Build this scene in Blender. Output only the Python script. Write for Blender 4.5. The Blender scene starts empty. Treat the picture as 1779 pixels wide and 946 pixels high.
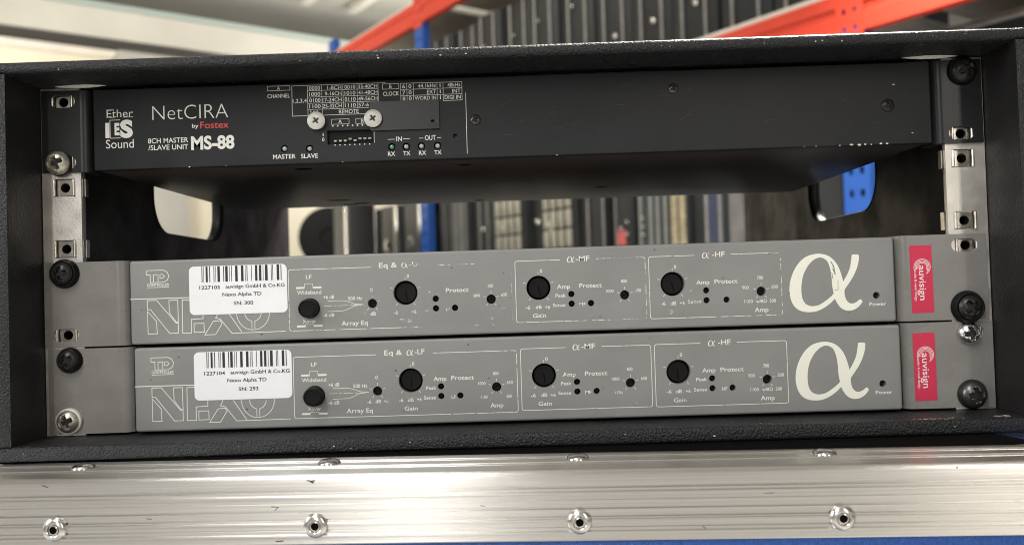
import bpy, bmesh, math, random
from mathutils import Matrix, Vector
sc = bpy.context.scene
MM = 0.001
rnd = random.Random(7)

# ------------------------------------------------------------------ camera
cam_d = bpy.data.cameras.new("camera")
cam = bpy.data.objects.new("camera", cam_d)
sc.collection.objects.link(cam)
cam_d.sensor_fit = 'HORIZONTAL'; cam_d.sensor_width = 36.0
cam_d.lens = 36.0 * 1452.47 / 1779.0
cam_d.clip_start = 0.01; cam_d.clip_end = 200
yaw, pit, rol = 0.0112792, 0.0213918, -0.0314321
f = Vector((-math.sin(yaw)*math.cos(pit), math.cos(yaw)*math.cos(pit), math.sin(pit)))
r0 = Vector((math.cos(yaw), math.sin(yaw), 0)); u0 = r0.cross(f)
rt = r0*math.cos(rol) + u0*math.sin(rol); up = u0*math.cos(rol) - r0*math.sin(rol)
m = Matrix((( rt.x, up.x, -f.x, 0.003899), (rt.y, up.y, -f.y, -0.427681), (rt.z, up.z, -f.z, 0.066726), (0, 0, 0, 1)))
cam.matrix_world = m
cam_d.dof.use_dof = True; cam_d.dof.focus_distance = 0.425; cam_d.dof.aperture_fstop = 9.5
sc.camera = cam

# ------------------------------------------------------------------ light and exposure
sc.view_settings.view_transform = 'Standard'; sc.view_settings.look = 'None'
sc.cycles.filter_width = 1.0
sc.view_settings.exposure = 0.0; sc.view_settings.gamma = 1.0
w = bpy.data.worlds.new("World"); sc.world = w; w.use_nodes = True
w.node_tree.nodes['Background'].inputs[0].default_value = (1.0, 0.985, 0.955, 1)
w.node_tree.nodes['Background'].inputs[1].default_value = 0.42

def area(name, loc, target, size, power, col=(1, .96, .9), size_y=None):
    d = bpy.data.lights.new(name, 'AREA'); d.energy = power; d.size = size; d.color = col
    if size_y: d.shape = 'RECTANGLE'; d.size_y = size_y
    o = bpy.data.objects.new(name, d); sc.collection.objects.link(o)
    o.location = loc
    o.rotation_euler = (Vector(target) - Vector(loc)).to_track_quat('-Z', 'Y').to_euler()
    return o
area("hall_lamp_front", (-0.75, -1.35, 1.75), (0, 0, 0.08), 0.5, 24, (1, .985, .96), 1.2)
area("left_side_fill", (-2.3, -0.9, 0.9), (0, 0, 0.08), 0.8, 24, (.93, .97, 1), 1.2)  # unseen cool light added on the left to light the ear bends
area("edge_highlight_strip", (-1.0, -4.2, 1.5), (0, 0, 0.2), 0.16, 30, (1, .98, .94), 2.4)  # added strip behind the camera, draws a highlight band on the aluminium
area("edge_highlight_strip_right", (1.9, -3.6, 1.5), (0, 0, 0.2), 0.25, 24, (1, .92, .82), 2.4)  # second added strip, warm highlight at the right end of the aluminium
area("ceiling_fill", (-0.5, 7.6, 1.9), (-2.2, 8.3, 3.4), 0.8, 60, (1, .97, .9), 2.0)  # added fill hidden behind the shelving to brighten the ceiling
area("hall_lamp_rear", (0.9, 1.5, 1.9), (0.2, 0.0, 0.18), 0.35, 190, (1, .96, .9), 1.6)
area("hall_lamp_aisle", (-2.6, 3.0, 2.85), (-3.2, 6.0, 0.8), 0.6, 105, (1, .95, .85), 1.8)
area("far_wall_fill", (-4.6, 5.6, 1.2), (-3.0, 8.3, 0.9), 0.8, 42, (1, .95, .85), 1.2)  # added fill out of view, brightens the wall behind the left hole
area("hall_lamp_storage", (0.2, 1.5, 2.9), (0.2, 4.0, 0.8), 0.4, 42, (1, .95, .88), 1.6)

# ------------------------------------------------------------------ materials
def mat(name, base, rough=.5, metal=0.0, var=0.0, vscale=60, bump=0.0, bscale=400, spec=None, emit=None,
        rvar=0.0, stretch=None, coat=0.0):
    M = bpy.data.materials.new(name); M.use_nodes = True
    nt = M.node_tree; N = nt.nodes; L = nt.links; b = N['Principled BSDF']
    b.inputs['Base Color'].default_value = (*base, 1); b.inputs['Roughness'].default_value = rough
    b.inputs['Metallic'].default_value = metal
    if spec is not None: b.inputs['Specular IOR Level'].default_value = spec
    if coat: b.inputs['Coat Weight'].default_value = coat; b.inputs['Coat Roughness'].default_value = .15
    if emit: b.inputs['Emission Color'].default_value = (*base, 1); b.inputs['Emission Strength'].default_value = emit
    tc = N.new('ShaderNodeTexCoord'); mp = N.new('ShaderNodeMapping'); L.new(tc.outputs['Object'], mp.inputs[0])
    if stretch: mp.inputs['Scale'].default_value = stretch
    if var or rvar:
        n = N.new('ShaderNodeTexNoise'); n.inputs['Scale'].default_value = vscale; n.inputs['Detail'].default_value = 6
        L.new(mp.outputs[0], n.inputs['Vector'])
        if var:
            cr = N.new('ShaderNodeValToRGB'); L.new(n.outputs[0], cr.inputs[0])
            cr.color_ramp.elements[0].position = .3; cr.color_ramp.elements[1].position = .7
            cr.color_ramp.elements[0].color = (*[c*(1-var) for c in base], 1)
            cr.color_ramp.elements[1].color = (*[min(1, c*(1+var)) for c in base], 1)
            L.new(cr.outputs[0], b.inputs['Base Color'])
        if rvar:
            mr = N.new('ShaderNodeMapRange'); L.new(n.outputs[0], mr.inputs[0])
            mr.inputs[1].default_value = .3; mr.inputs[2].default_value = .7
            mr.inputs[3].default_value = max(.03, rough-rvar); mr.inputs[4].default_value = min(1, rough+rvar)
            L.new(mr.outputs[0], b.inputs['Roughness'])
    if bump:
        n2 = N.new('ShaderNodeTexNoise'); n2.inputs['Scale'].default_value = bscale; n2.inputs['Detail'].default_value = 4
        L.new(mp.outputs[0], n2.inputs['Vector'])
        bp = N.new('ShaderNodeBump'); bp.inputs['Strength'].default_value = bump; bp.inputs['Distance'].default_value = .001
        L.new(n2.outputs[0], bp.inputs['Height']); L.new(bp.outputs[0], b.inputs['Normal'])
    return M

def ink(name, base, rough=.5):
    M = mat(name, base, rough)
    nt = M.node_tree; N = nt.nodes; L = nt.links; b = N['Principled BSDF']; out = N['Material Output']
    at = N.new('ShaderNodeAttribute'); at.attribute_name = 'wear'
    tc = N.new('ShaderNodeTexCoord'); n = N.new('ShaderNodeTexNoise'); n.inputs['Scale'].default_value = 420
    n.inputs['Detail'].default_value = 3; L.new(tc.outputs['Object'], n.inputs['Vector'])
    mr = N.new('ShaderNodeMapRange'); L.new(at.outputs['Fac'], mr.inputs[0])
    mr.inputs[3].default_value = .05; mr.inputs[4].default_value = .66
    s = N.new('ShaderNodeMath'); s.operation = 'SUBTRACT'; L.new(n.outputs[0], s.inputs[0]); L.new(mr.outputs[0], s.inputs[1])
    k = N.new('ShaderNodeMath'); k.operation = 'MULTIPLY'; k.use_clamp = True; k.inputs[1].default_value = 6
    L.new(s.outputs[0], k.inputs[0])
    t = N.new('ShaderNodeBsdfTransparent'); mx = N.new('ShaderNodeMixShader')
    L.new(k.outputs[0], mx.inputs[0]); L.new(t.outputs[0], mx.inputs[1]); L.new(b.outputs[0], mx.inputs[2])
    L.new(mx.outputs[0], out.inputs[0])
    return M

def textured_paint(name, base, rough, strength):
    M = mat(name, base, rough, spec=.36)
    nt = M.node_tree; N = nt.nodes; L = nt.links; b = N['Principled BSDF']
    tc = N.new('ShaderNodeTexCoord')
    v = N.new('ShaderNodeTexVoronoi'); v.inputs['Scale'].default_value = 1000; v.feature = 'SMOOTH_F1'
    n = N.new('ShaderNodeTexNoise'); n.inputs['Scale'].default_value = 1500; n.inputs['Detail'].default_value = 3
    L.new(tc.outputs['Object'], v.inputs['Vector']); L.new(tc.outputs['Object'], n.inputs['Vector'])
    a = N.new('ShaderNodeMath'); a.operation = 'ADD'; L.new(v.outputs['Distance'], a.inputs[0]); L.new(n.outputs[0], a.inputs[1])
    bp = N.new('ShaderNodeBump'); bp.inputs['Strength'].default_value = strength; bp.inputs['Distance'].default_value = .0007
    L.new(a.outputs[0], bp.inputs['Height']); L.new(bp.outputs[0], b.inputs['Normal'])
    n3 = N.new('ShaderNodeTexNoise'); n3.inputs['Scale'].default_value = 35; n3.inputs['Detail'].default_value = 8
    L.new(tc.outputs['Object'], n3.inputs['Vector'])
    mr = N.new('ShaderNodeMapRange'); L.new(n3.outputs[0], mr.inputs[0]); mr.inputs[1].default_value = .35; mr.inputs[2].default_value = .65
    mr.inputs[3].default_value = rough-.12; mr.inputs[4].default_value = rough+.15; L.new(mr.outputs[0], b.inputs['Roughness'])
    return M

def brushed(name, base, rough, tangent):
    M = mat(name, base, rough, 1.0, stretch=(3, 900, 900))  # brushing runs along the extrusion
    nt = M.node_tree; N = nt.nodes; L = nt.links; b = N['Principled BSDF']; mp = [x for x in N if x.type == 'MAPPING'][0]
    b.inputs['Anisotropic'].default_value = .97
    c = N.new('ShaderNodeCombineXYZ')
    for i in range(3): c.inputs[i].default_value = tangent[i]
    L.new(c.outputs[0], b.inputs['Tangent'])
    n = N.new('ShaderNodeTexNoise'); n.inputs['Scale'].default_value = 1.6; n.inputs['Detail'].default_value = 5
    L.new(mp.outputs[0], n.inputs['Vector'])
    bp = N.new('ShaderNodeBump'); bp.inputs['Strength'].default_value = .22; bp.inputs['Distance'].default_value = .0004
    L.new(n.outputs[0], bp.inputs['Height']); L.new(bp.outputs[0], b.inputs['Normal'])
    cr = N.new('ShaderNodeValToRGB'); L.new(n.outputs[0], cr.inputs[0])
    cr.color_ramp.elements[0].position = .3; cr.color_ramp.elements[1].position = .65
    cr.color_ramp.elements[0].color = (*[x*.84 for x in base], 1); cr.color_ramp.elements[1].color = (*base, 1)
    L.new(cr.outputs[0], b.inputs['Base Color'])
    return M

PSI = math.radians(-2.787)
M_ = dict(
 grey=mat('grey_panel_paint', (.245, .248, .243), .42, 0, .06, 28, .06, 2500, rvar=.13),
 greyear=mat('grey_ear_paint', (.215, .208, .197), .27, 0, .07, 60, .06, 2500, rvar=.08),
 chassis=mat('black_sheet_metal', (.018, .018, .02), .42, 0, .2, 40, .05, 1500),
 netface=mat('black_anodised_panel', (.021, .022, .024), .42, 0, .15, 30, .08, 3000, rvar=.06, spec=.22),
 netear=mat('black_bracket_paint', (.016, .017, .018), .30, 0, .15, 40, .05, 2500, spec=.35),
 under=mat('dark_underside_sheet', (.055, .048, .045), .38, 0, .15, 30),
 paint=textured_paint('textured_black_paint', (.017, .018, .020), .33, .9),
 inner=textured_paint('black_inside_paint', (.013, .012, .012), .45, .35),
 steel=mat('zinc_steel_rail', (.74, .71, .66), .42, .75, .09, 90, .10, 900, rvar=.12),
 nut=mat('spring_steel', (.72, .68, .60), .28, 1.0, .25, 200),
 dust=mat('grey_dust', (.12, .12, .115), .8),
 hair=mat('pale_hairline_scratch', (.36, .36, .35), .5),
 dark=mat('dark_bore', (.006, .006, .006), .6),
 void=mat('black_recess_and_shade', (.003, .003, .003), .9, spec=.08),
 plast=mat('black_plastic', (.006, .006, .007), .42, 0, .1, 80, spec=.16),
 plast2=mat('matt_black_plastic', (.005, .005, .005), .5, spec=.2),
 blackscrew=mat('black_oxide_screw', (.022, .021, .021), .34, .35, .25, 300),
 greyscrew=mat('dark_grey_screw', (.11, .105, .10), .30, .8, .2, 300),
 nickel=mat('dull_nickel_screw', (.58, .55, .47), .36, .85, .15, 400),
 silver=mat('bright_zinc_screw', (.72, .72, .70), .22, 1.0, .15, 400),
 cream=mat('cream_lacquer_screw', (.66, .66, .60), .42, .1, .06, 300),
 white=mat('white_paper_label', (.86, .87, .90), .42, 0, .03, 60),
 black=mat('black_print', (.02, .02, .022), .5),
 ink=ink('cream_white_ink', (.80, .79, .74)),
 redink=ink('red_ink', (.62, .06, .06)),
 alpha=ink('cream_foil', (.87, .865, .77), .4),
 red=mat('crimson_sticker', (.60, .022, .075), .42, 0, .05, 50),
 redwhite=mat('white_sticker_print', (.86, .80, .80), .5),
 wood=mat('bare_wood_scuff', (.90, .88, .80), .5, 0, .15, 900),
 chip=mat('bare_chip', (.62, .60, .52), .5, 0, .2, 900),
 grime=mat('dark_scuff', (.05, .05, .048), .7),
 lens=mat('led_lens', (.36, .42, .37), .15, 0, spec=.8),
 lensg=mat('green_led_lens', (.10, .26, .15), .15, 0, spec=.8),
 alu=brushed('extruded_aluminium', (.84, .82, .79), .29, (-.7*math.sin(PSI), .7*math.cos(PSI), .7)),
 rivet=mat('rivet_metal', (.74, .72, .69), .2, 1.0, .1, 300),
 blue=mat('blue_laminate', (.014, .078, .32), .26, 0, .2, 500, .7, 1100),
 rackblue=mat('blue_rack_steel', (.022, .095, .38), .45, 0, .06, 12),
 rackred=mat('orange_red_rack_steel', (.62, .06, .03), .42, 0, .06, 9),
 board=mat('pale_shelf_board', (.62, .58, .50), .7, 0, .08, 15),
 wall=mat('cream_wall', (.80, .74, .60), .8, 0, .04, 3),
 wallgrey=mat('grey_column', (.42, .41, .38), .8, 0, .05, 3),
 ceil=mat('pale_ceiling', (.62, .60, .54), .8, 0, .05, 2),
 ledge=mat('pale_ledge', (.78, .74, .66), .6, 0, .06, 6),
 slot=mat('dark_slot', (.06, .055, .05), .7),
 teal=mat('pale_teal_strip', (.42, .50, .47), .6),
 floor=mat('concrete_floor', (.50, .49, .46), .6, 0, .15, 2, .1, 40),
 body=mat('black_case_board', (.018, .020, .021), .5, 0, .2, 8),
 bodyb=mat('charcoal_case_board', (.055, .055, .052), .5, 0, .2, 8),
 strip=mat('case_edge_aluminium', (.45, .44, .41), .4, 1.0, .15, 20),
 dullstrip=mat('dull_edge_aluminium', (.30, .295, .28), .5, .6, .15, 20),
 casegrey=mat('mid_grey_case_board', (.15, .15, .145), .5, 0, .25, 12),
 bright=mat('pale_metal_case_front', (.46, .45, .38), .4, .5, .12, 20),
 teald=mat('dark_teal_case_board', (.025, .045, .048), .5, 0, .2, 10),
 bluecase=mat('slate_blue_case_board', (.035, .045, .085), .5, 0, .2, 10),
 gold=mat('brass_connector', (.50, .44, .30), .35, .8, .2, 30),
 redtag=mat('pink_red_tag', (.55, .12, .12), .6),
)

# ------------------------------------------------------------------ mesh helpers (millimetres)
def temp_mesh(cu):
    o = bpy.data.objects.new('tmp', cu); sc.collection.objects.link(o)
    dg = bpy.context.evaluated_depsgraph_get(); dg.update()
    me = bpy.data.meshes.new_from_object(o.evaluated_get(dg))
    vs = [tuple(v.co) for v in me.vertices]; fs = [tuple(p.vertices) for p in me.polygons]
    bpy.data.objects.remove(o); bpy.data.curves.remove(cu); bpy.data.meshes.remove(me)
    return vs, fs
_tc = {}
def text_geo(s, off):
    if (s, off) not in _tc:
        cu = bpy.data.curves.new('t', 'FONT'); cu.body = s; cu.size = 1; cu.offset = off; cu.resolution_u = 4
        cu.dimensions = '2D'; cu.fill_mode = 'FRONT' if False else cu.fill_mode
        _tc[(s, off)] = temp_mesh(cu)
    return _tc[(s, off)]
CAP = max(v[1] for v in text_geo('H', 0)[0])

def fill2d(outer, holes):
    cu = bpy.data.curves.new('p', 'CURVE'); cu.dimensions = '2D'; cu.fill_mode = 'BOTH'
    for pts in [outer] + holes:
        s = cu.splines.new('POLY'); s.points.add(len(pts)-1); s.use_cyclic_u = True
        for p, (x, y) in zip(s.points, pts): p.co = (x, y, 0, 1)
    return temp_mesh(cu)

def circ(cx, cz, r, n=28): return [(cx+r*math.cos(2*math.pi*i/n), cz+r*math.sin(2*math.pi*i/n)) for i in range(n)]
def stad(cx, cz, hl, r, n=10):
    return [(cx+hl+r*math.cos(-math.pi/2+math.pi*i/n), cz+r*math.sin(-math.pi/2+math.pi*i/n)) for i in range(n+1)] + \
           [(cx-hl+r*math.cos(math.pi/2+math.pi*i/n), cz+r*math.sin(math.pi/2+math.pi*i/n)) for i in range(n+1)]
def rrect(x0, x1, z0, z1, r, n=5):
    o = []
    for cx, cz, a in ((x1-r, z1-r, 0), (x0+r, z1-r, 90), (x0+r, z0+r, 180), (x1-r, z0+r, 270)):
        for i in range(n+1):
            t = math.radians(a+90*i/n); o.append((cx+r*math.cos(t), cz+r*math.sin(t)))
    return o
def catmull(pts, n=6):
    """closed smooth outline; a third element in a point marks a corner"""
    N = len(pts); out = []
    P = [Vector(p[:2]) for p in pts]; C = [len(p) > 2 for p in pts]
    for i in range(N):
        p1, p2 = P[i], P[(i+1) % N]
        p0 = p1 if C[i] else P[i-1]; p3 = p2 if C[(i+1) % N] else P[(i+2) % N]
        for k in range(n):
            t = k/n
            q = .5*((2*p1) + (p2-p0)*t + (2*p0-5*p1+4*p2-p3)*t*t + (3*p1-p0-3*p2+p3)*t**3)
            out.append((q.x, q.y))
    return out

class MB:
    def __init__(s, *mats): s.v = []; s.f = []; s.m = []; s.w = []; s.mats = list(mats)
    def mi(s, k):
        if k is None: return 0
        if k not in s.mats: s.mats.append(k)
        return s.mats.index(k)
    def add(s, vs, fs, k=None, wear=0.0):
        o = len(s.v); s.v += [tuple(v) for v in vs]; i = s.mi(k)
        for q in fs: s.f.append(tuple(o+j for j in q)); s.m.append(i); s.w.append(wear)
    def box(s, x0, x1, y0, y1, z0, z1, k=None, bev=0, seg=2):
        bm = bmesh.new(); bmesh.ops.create_cube(bm, size=1)
        for v in bm.verts: v.co = ((x0+x1)/2+v.co.x*(x1-x0), (y0+y1)/2+v.co.y*(y1-y0), (z0+z1)/2+v.co.z*(z1-z0))
        if bev: bmesh.ops.bevel(bm, geom=bm.edges[:], offset=bev, segments=seg, affect='EDGES', profile=.5)
        bm.verts.index_update()
        s.add([v.co[:] for v in bm.verts], [[v.index for v in p.verts] for p in bm.faces], k); bm.free()
    def lathe(s, prof, c, k=None, n=32, axis='-y', squash=1):
        """prof: (radius, distance out along the axis)"""
        vs = []; fs = []
        for (r, d) in prof:
            for i in range(n):
                a = 2*math.pi*i/n; x, y = r*math.cos(a), r*math.sin(a)
                if axis == '-y': vs.append((c[0]+x, c[1]-d, c[2]+y))
                elif axis == 'z': vs.append((c[0]+x, c[1]+y*squash, c[2]+d))
                else: vs.append((c[0]+d, c[1]+x, c[2]+y))
        P = len(prof)
        for j in range(P-1):
            for i in range(n):
                q = (j*n+i, j*n+(i+1) % n, (j+1)*n+(i+1) % n, (j+1)*n+i)
                fs.append(q)
        if prof[0][0] > 0: fs.append(tuple(range(n))[::-1])
        if prof[-1][0] > 0: fs.append(tuple((P-1)*n+i for i in range(n)))
        s.add(vs, fs, k)
    def flat(s, outer, y, k=None, holes=(), wear=0.0):
        vs, fs = fill2d(list(outer), [list(h) for h in holes])
        s.add([(x, y, z) for x, z, _ in vs], fs, k, wear)
    def plate(s, outer, holes, y0, y1, k=None, round_=0.0, inset=None, n=4):
        """sheet in the XZ plane, front at y0 (towards the camera), back at y1; inset(r) -> outline inset by r rounds the front edge"""
        front = inset(round_) if round_ else list(outer)
        vs, fs = fill2d(front, holes); s.add([(x, y0, z) for x, z, _ in vs], fs, k)
        vs, fs = fill2d(list(outer), holes); s.add([(x, y1, z) for x, z, _ in vs], [q[::-1] for q in fs], k)
        rings = []
        if round_:
            for i in range(n+1):
                a = math.pi/2*i/n
                rings.append([(x, y0+round_*(1-math.cos(a)), z) for x, z in inset(round_*(1-math.sin(a)))])
        else: rings.append([(x, y0, z) for x, z in outer])
        rings.append([(x, y1, z) for x, z in outer])
        for a, b in zip(rings, rings[1:]):
            N = len(a); s.add(a+b, [(i, N+i, N+(i+1) % N, (i+1) % N) for i in range(N)], k)
        for h in holes:
            N = len(h); s.add([(x, y0, z) for x, z in h]+[(x, y1, z) for x, z in h],
                              [(i, (i+1) % N, N+(i+1) % N, N+i) for i in range(N)], k)
    def ribbon(s, pts, wd, y, k=None, wear=0.0, closed=False):
        pts = [Vector(p) for p in pts]; n = len(pts); L = []; R = []
        for i in range(n):
            if closed: a, b = pts[i-1], pts[(i+1) % n]
            else: a, b = pts[max(0, i-1)], pts[min(n-1, i+1)]
            d1 = (pts[i]-a); d2 = (b-pts[i])
            d1 = d1.normalized() if d1.length > 1e-6 else d2.normalized()
            d2 = d2.normalized() if d2.length > 1e-6 else d1
            t = (d1+d2); t = t.normalized() if t.length > .2 else d1
            nn = Vector((-t.y, t.x)); c = max(.45, nn.dot(Vector((-d1.y, d1.x))))
            L.append(pts[i]+nn*wd/2/c); R.append(pts[i]-nn*wd/2/c)
        rng = range(n if closed else n-1)
        s.add([(p.x, y, p.y) for p in L+R], [(n+i, n+(i+1) % n, (i+1) % n, i) for i in rng], k, wear)
    def text(s, t, cx, cz, cap, wid=None, y=0, k=None, off=0.0, wear=0.0, shear=0.0, rot=0.0, anchor='c'):
        vs, fs = text_geo(t, off)
        x0 = min(v[0] for v in vs); x1 = max(v[0] for v in vs)
        sz = cap/CAP; sx = (wid/(x1-x0)) if wid else sz
        if anchor == 'l': xm = x0
        elif anchor == 'r': xm = x1
        else: xm = (x0+x1)/2
        ca, sa = math.cos(rot), math.sin(rot); o = []
        for v in vs:
            a = (v[0]-xm)*sx + shear*(v[1]*sz); b = v[1]*sz-cap/2
            o.append((cx+a*ca-b*sa, y, cz+a*sa+b*ca))
        s.add(o, fs, k, wear)
    def build(s, name, parent=None, loc=None, sharp=32, local=False):
        me = bpy.data.meshes.new(name)
        L = loc or (Vector((0, 0, 0)) if parent is None or local else parent['_o'])
        L = Vector(L)
        me.from_pydata([((v[0]-L[0])*MM, (v[1]-L[1])*MM, (v[2]-L[2])*MM) for v in s.v], [], s.f)
        for k in s.mats: me.materials.append(M_[k])
        me.polygons.foreach_set('material_index', s.m)
        me.polygons.foreach_set('use_smooth', [True]*len(s.f))
        if any(s.w):
            a = me.attributes.new('wear', 'FLOAT', 'FACE'); a.data.foreach_set('value', s.w)
        bm = bmesh.new(); bm.from_mesh(me); bmesh.ops.remove_doubles(bm, verts=bm.verts, dist=2e-6)
        bm.to_mesh(me); bm.free()
        me.set_sharp_from_angle(angle=math.radians(sharp))
        o = bpy.data.objects.new(name, me); sc.collection.objects.link(o)
        if parent is not None: o.parent = parent
        elif loc: o.location = Vector(loc)*MM
        ORG[o.name] = L
        return o
ORG = {}
class P(dict): pass
def tag(o, label=None, cat=None, group=None, kind=None):
    for k, v in (('label', label), ('category', cat), ('group', group), ('kind', kind)):
        if v: o[k] = v
    return o
def thing(name, label, cat, loc=(0, 0, 0), rz=0.0, group=None):
    o = bpy.data.objects.new(name, None); sc.collection.objects.link(o); o.empty_display_size = .02
    o.location = Vector(loc)*MM; o.rotation_euler = (0, 0, rz); ORG[o.name] = Vector(loc)
    return tag(o, label, cat, group)
def put(mb, name, parent, local=False, sharp=32):
    """a part: vertices are rack-frame millimetres (or the thing's own when local)"""
    root = parent
    while root.parent: root = root.parent
    o = mb.build(name, None, (0, 0, 0) if local else tuple(ORG[root.name]), sharp)
    o.location = (0, 0, 0); o.parent = parent
    return o
def dup(root, loc, rz, label, group=None):
    r = root.copy(); sc.collection.objects.link(r); r.location = Vector(loc)*MM; r.rotation_euler = (0, 0, rz); r['label'] = label
    if group: r['group'] = group
    for ch in list(root.children):
        c = ch.copy(); sc.collection.objects.link(c); c.parent = r
        for g in list(ch.children):
            d = g.copy(); sc.collection.objects.link(d); d.parent = c
    return r

# ================================================================== the setting: hall
U = Vector((-.588, .809)); V = Vector((.809, .588)); P0 = Vector((1000., 2500.))
RZ = math.atan2(.809, -.588)                 # local x runs along the shelving row, local y points back towards the camera side
def hall(u, v, z=0): p = P0 + U*u + V*v; return (p.x, p.y, z)
FLOOR = -760.0
b = MB('floor'); b.box(-14000, 14000, -8000, 14000, FLOOR-100, FLOOR); tag(b.build('floor'), kind='structure')
# wall across the end of the aisle: in local axes x along U, y along -V ; absolute distance along U = 8500
WU = 8500 - (P0.x*U.x + P0.y*U.y); V0 = P0.x*V.x + P0.y*V.y
def wl(v): return -(v-V0)                    # absolute coordinate along V -> local y
wallo = thing('wall', 'cream painted hall wall behind the shelving with a dark slot high up', 'wall', (P0.x, P0.y, 0), RZ)
wallo['kind'] = 'structure'
b = MB('wall'); b.box(WU, WU+200, wl(9000), wl(-6000), FLOOR+2, 2440); put(b, 'wall_face', wallo, True)
b = MB('ledge'); b.box(WU-60, WU+200, wl(9000), wl(-6000), 2443, 2512); put(b, 'ledge', wallo, True)
b = MB('slot'); b.box(WU+20, WU+200, wl(9000), wl(-6000), 2515, 2640); put(b, 'slot', wallo, True)
b = MB('ceil'); b.box(WU-20, WU+200, wl(9000), wl(-6000), 2643, 2925); put(b, 'upper_band', wallo, True)
b = MB('teal'); b.box(WU-50, WU+200, wl(9000), wl(-6000), 2928, 2975); put(b, 'top_strip', wallo, True)
b = MB('wallgrey'); b.box(WU-420, WU-3, wl(1900), wl(1300), FLOOR+2, 2430, bev=8)
co = thing('column', 'grey column standing against the cream wall, seen through the left hand hole', 'column', (P0.x, P0.y, 0), RZ); put(b, 'shaft', co, True)
b = MB('ceil'); b.box(-14000, 14000, -8000, 14000, 3400, 3500); tag(b.build('ceiling'), kind='structure')
beam = thing('ceiling_beam', 'pale steel ceiling beam running towards the cream wall, leftmost of three', 'beam', hall(0, 420, 3398), RZ, 'ceiling beams')
b = MB('ledge'); b.box(300, WU-60, -25, 25, -90, 0); put(b, 'web', beam, True)
b = MB('ledge'); b.box(300, WU-60, -50, 50, -108, -92); put(b, 'flange', beam, True)
dup(beam, hall(0, 1000, 3398), RZ, 'pale steel ceiling beam running towards the cream wall, middle of three', 'ceiling beams')
dup(beam, hall(0, 1560, 3398), RZ, 'pale steel ceiling beam nearest the red shelf beam, rightmost of three', 'ceiling beams')

# ================================================================== pallet racking
rack = thing('pallet_rack', 'pallet racking with blue perforated posts and orange red beams', 'pallet rack', (P0.x, P0.y, 0), RZ)
POSTS = [(-3090, 2700), (-202, 2700), (2690, 2700), (4010, 1965)]
def post(u, v, ztop):
    b = MB('rackblue')
    holes = []
    z = -700
    while z < ztop-40:
        for dx in (-20, 20): holes.append(rrect(u+dx-8, u+dx+8, z-13, z+13, 6, 2))
        z += 75
    b.plate([(u-48, FLOOR), (u+48, FLOOR), (u+48, ztop), (u-48, ztop)], holes, 0, 3)
    # the XZ plate is built facing -y; local -y is away from the camera, so mirror it
    b.v = [(x, -y, zz) for x, y, zz in b.v]; b.f = [q[::-1] for q in b.f]
    b.box(u-48, u-45, -48, -3.2, FLOOR, ztop); b.box(u+45, u+48, -48, -3.2, FLOOR, ztop)
    b.v = [(x, y-v, zz) for x, y, zz in b.v]
    return b
for (u_, zt) in POSTS:
    for v_ in (0, 1000): put(post(u_, v_, zt), 'post', rack, True)
    for z_ in (-500, 120, 620, 1500):
        b = MB('rackblue'); b.box(u_-18, u_+18, -945, -52, z_, z_+38); put(b, 'brace', rack, True)
def beam_mb(u0, u1, v, zt):
    # step section facing the aisle (local +y)
    prof = [(0, zt-140), (0, zt-82), (-9, zt-76), (-9, zt-50), (0, zt-44), (0, zt-4), (-4, zt), (-45, zt), (-45, zt-140)]
    b = MB('rackred'); n = len(prof)
    b.add([(u0, y+8-v, z) for y, z in prof]+[(u1, y+8-v, z) for y, z in prof], [(i, n+i, n+(i+1) % n, (i+1) % n) for i in range(n)]+[tuple(range(n)), tuple(range(2*n-1, n-1, -1))])
    return b
LV = [(0, 1, (1020,)), (1, 2, (1020, 1860)), (2, 3, (1020, 1860))]
for a, c, tops in LV:
    for zt in tops:
        for v_ in (0, 1000): put(beam_mb(POSTS[a][0]+50, POSTS[c][0]-50, v_, zt), 'beam', rack, True)
        b = MB('board'); b.box(POSTS[a][0]+55, POSTS[c][0]-55, -1040, -14, zt+2, zt+24, bev=2); put(b, 'shelf', rack, True)
for i, zs in ((1, (1020,)), (2, (1020, 1860))):
    for zt in zs:
        u_ = POSTS[i][0]
        b = MB('rackred')
        hs = [rrect(u_+dx-7, u_+dx+7, z-10, z+10, 5, 2) for dx in (-20, 20) for z in (zt-125, zt-65, zt-5, zt+55, zt+115)]
        b.plate([(u_-51, zt-165), (u_+51, zt-165), (u_+51, zt+150), (u_-51, zt+150)], hs, 0, 3)
        b.v = [(x, -y+5.5, z) for x, y, z in b.v]; b.f = [q[::-1] for q in b.f]
        put(b, 'connector_plate', rack, True)
for (u0, u1) in ((POSTS[1][0]+60, POSTS[2][0]-60), (POSTS[2][0]+60, POSTS[3][0]-60)):
    b = MB('board'); b.box(u0, u1, -1040, -20, -640, -610); put(b, 'shelf', rack, True)

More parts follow.
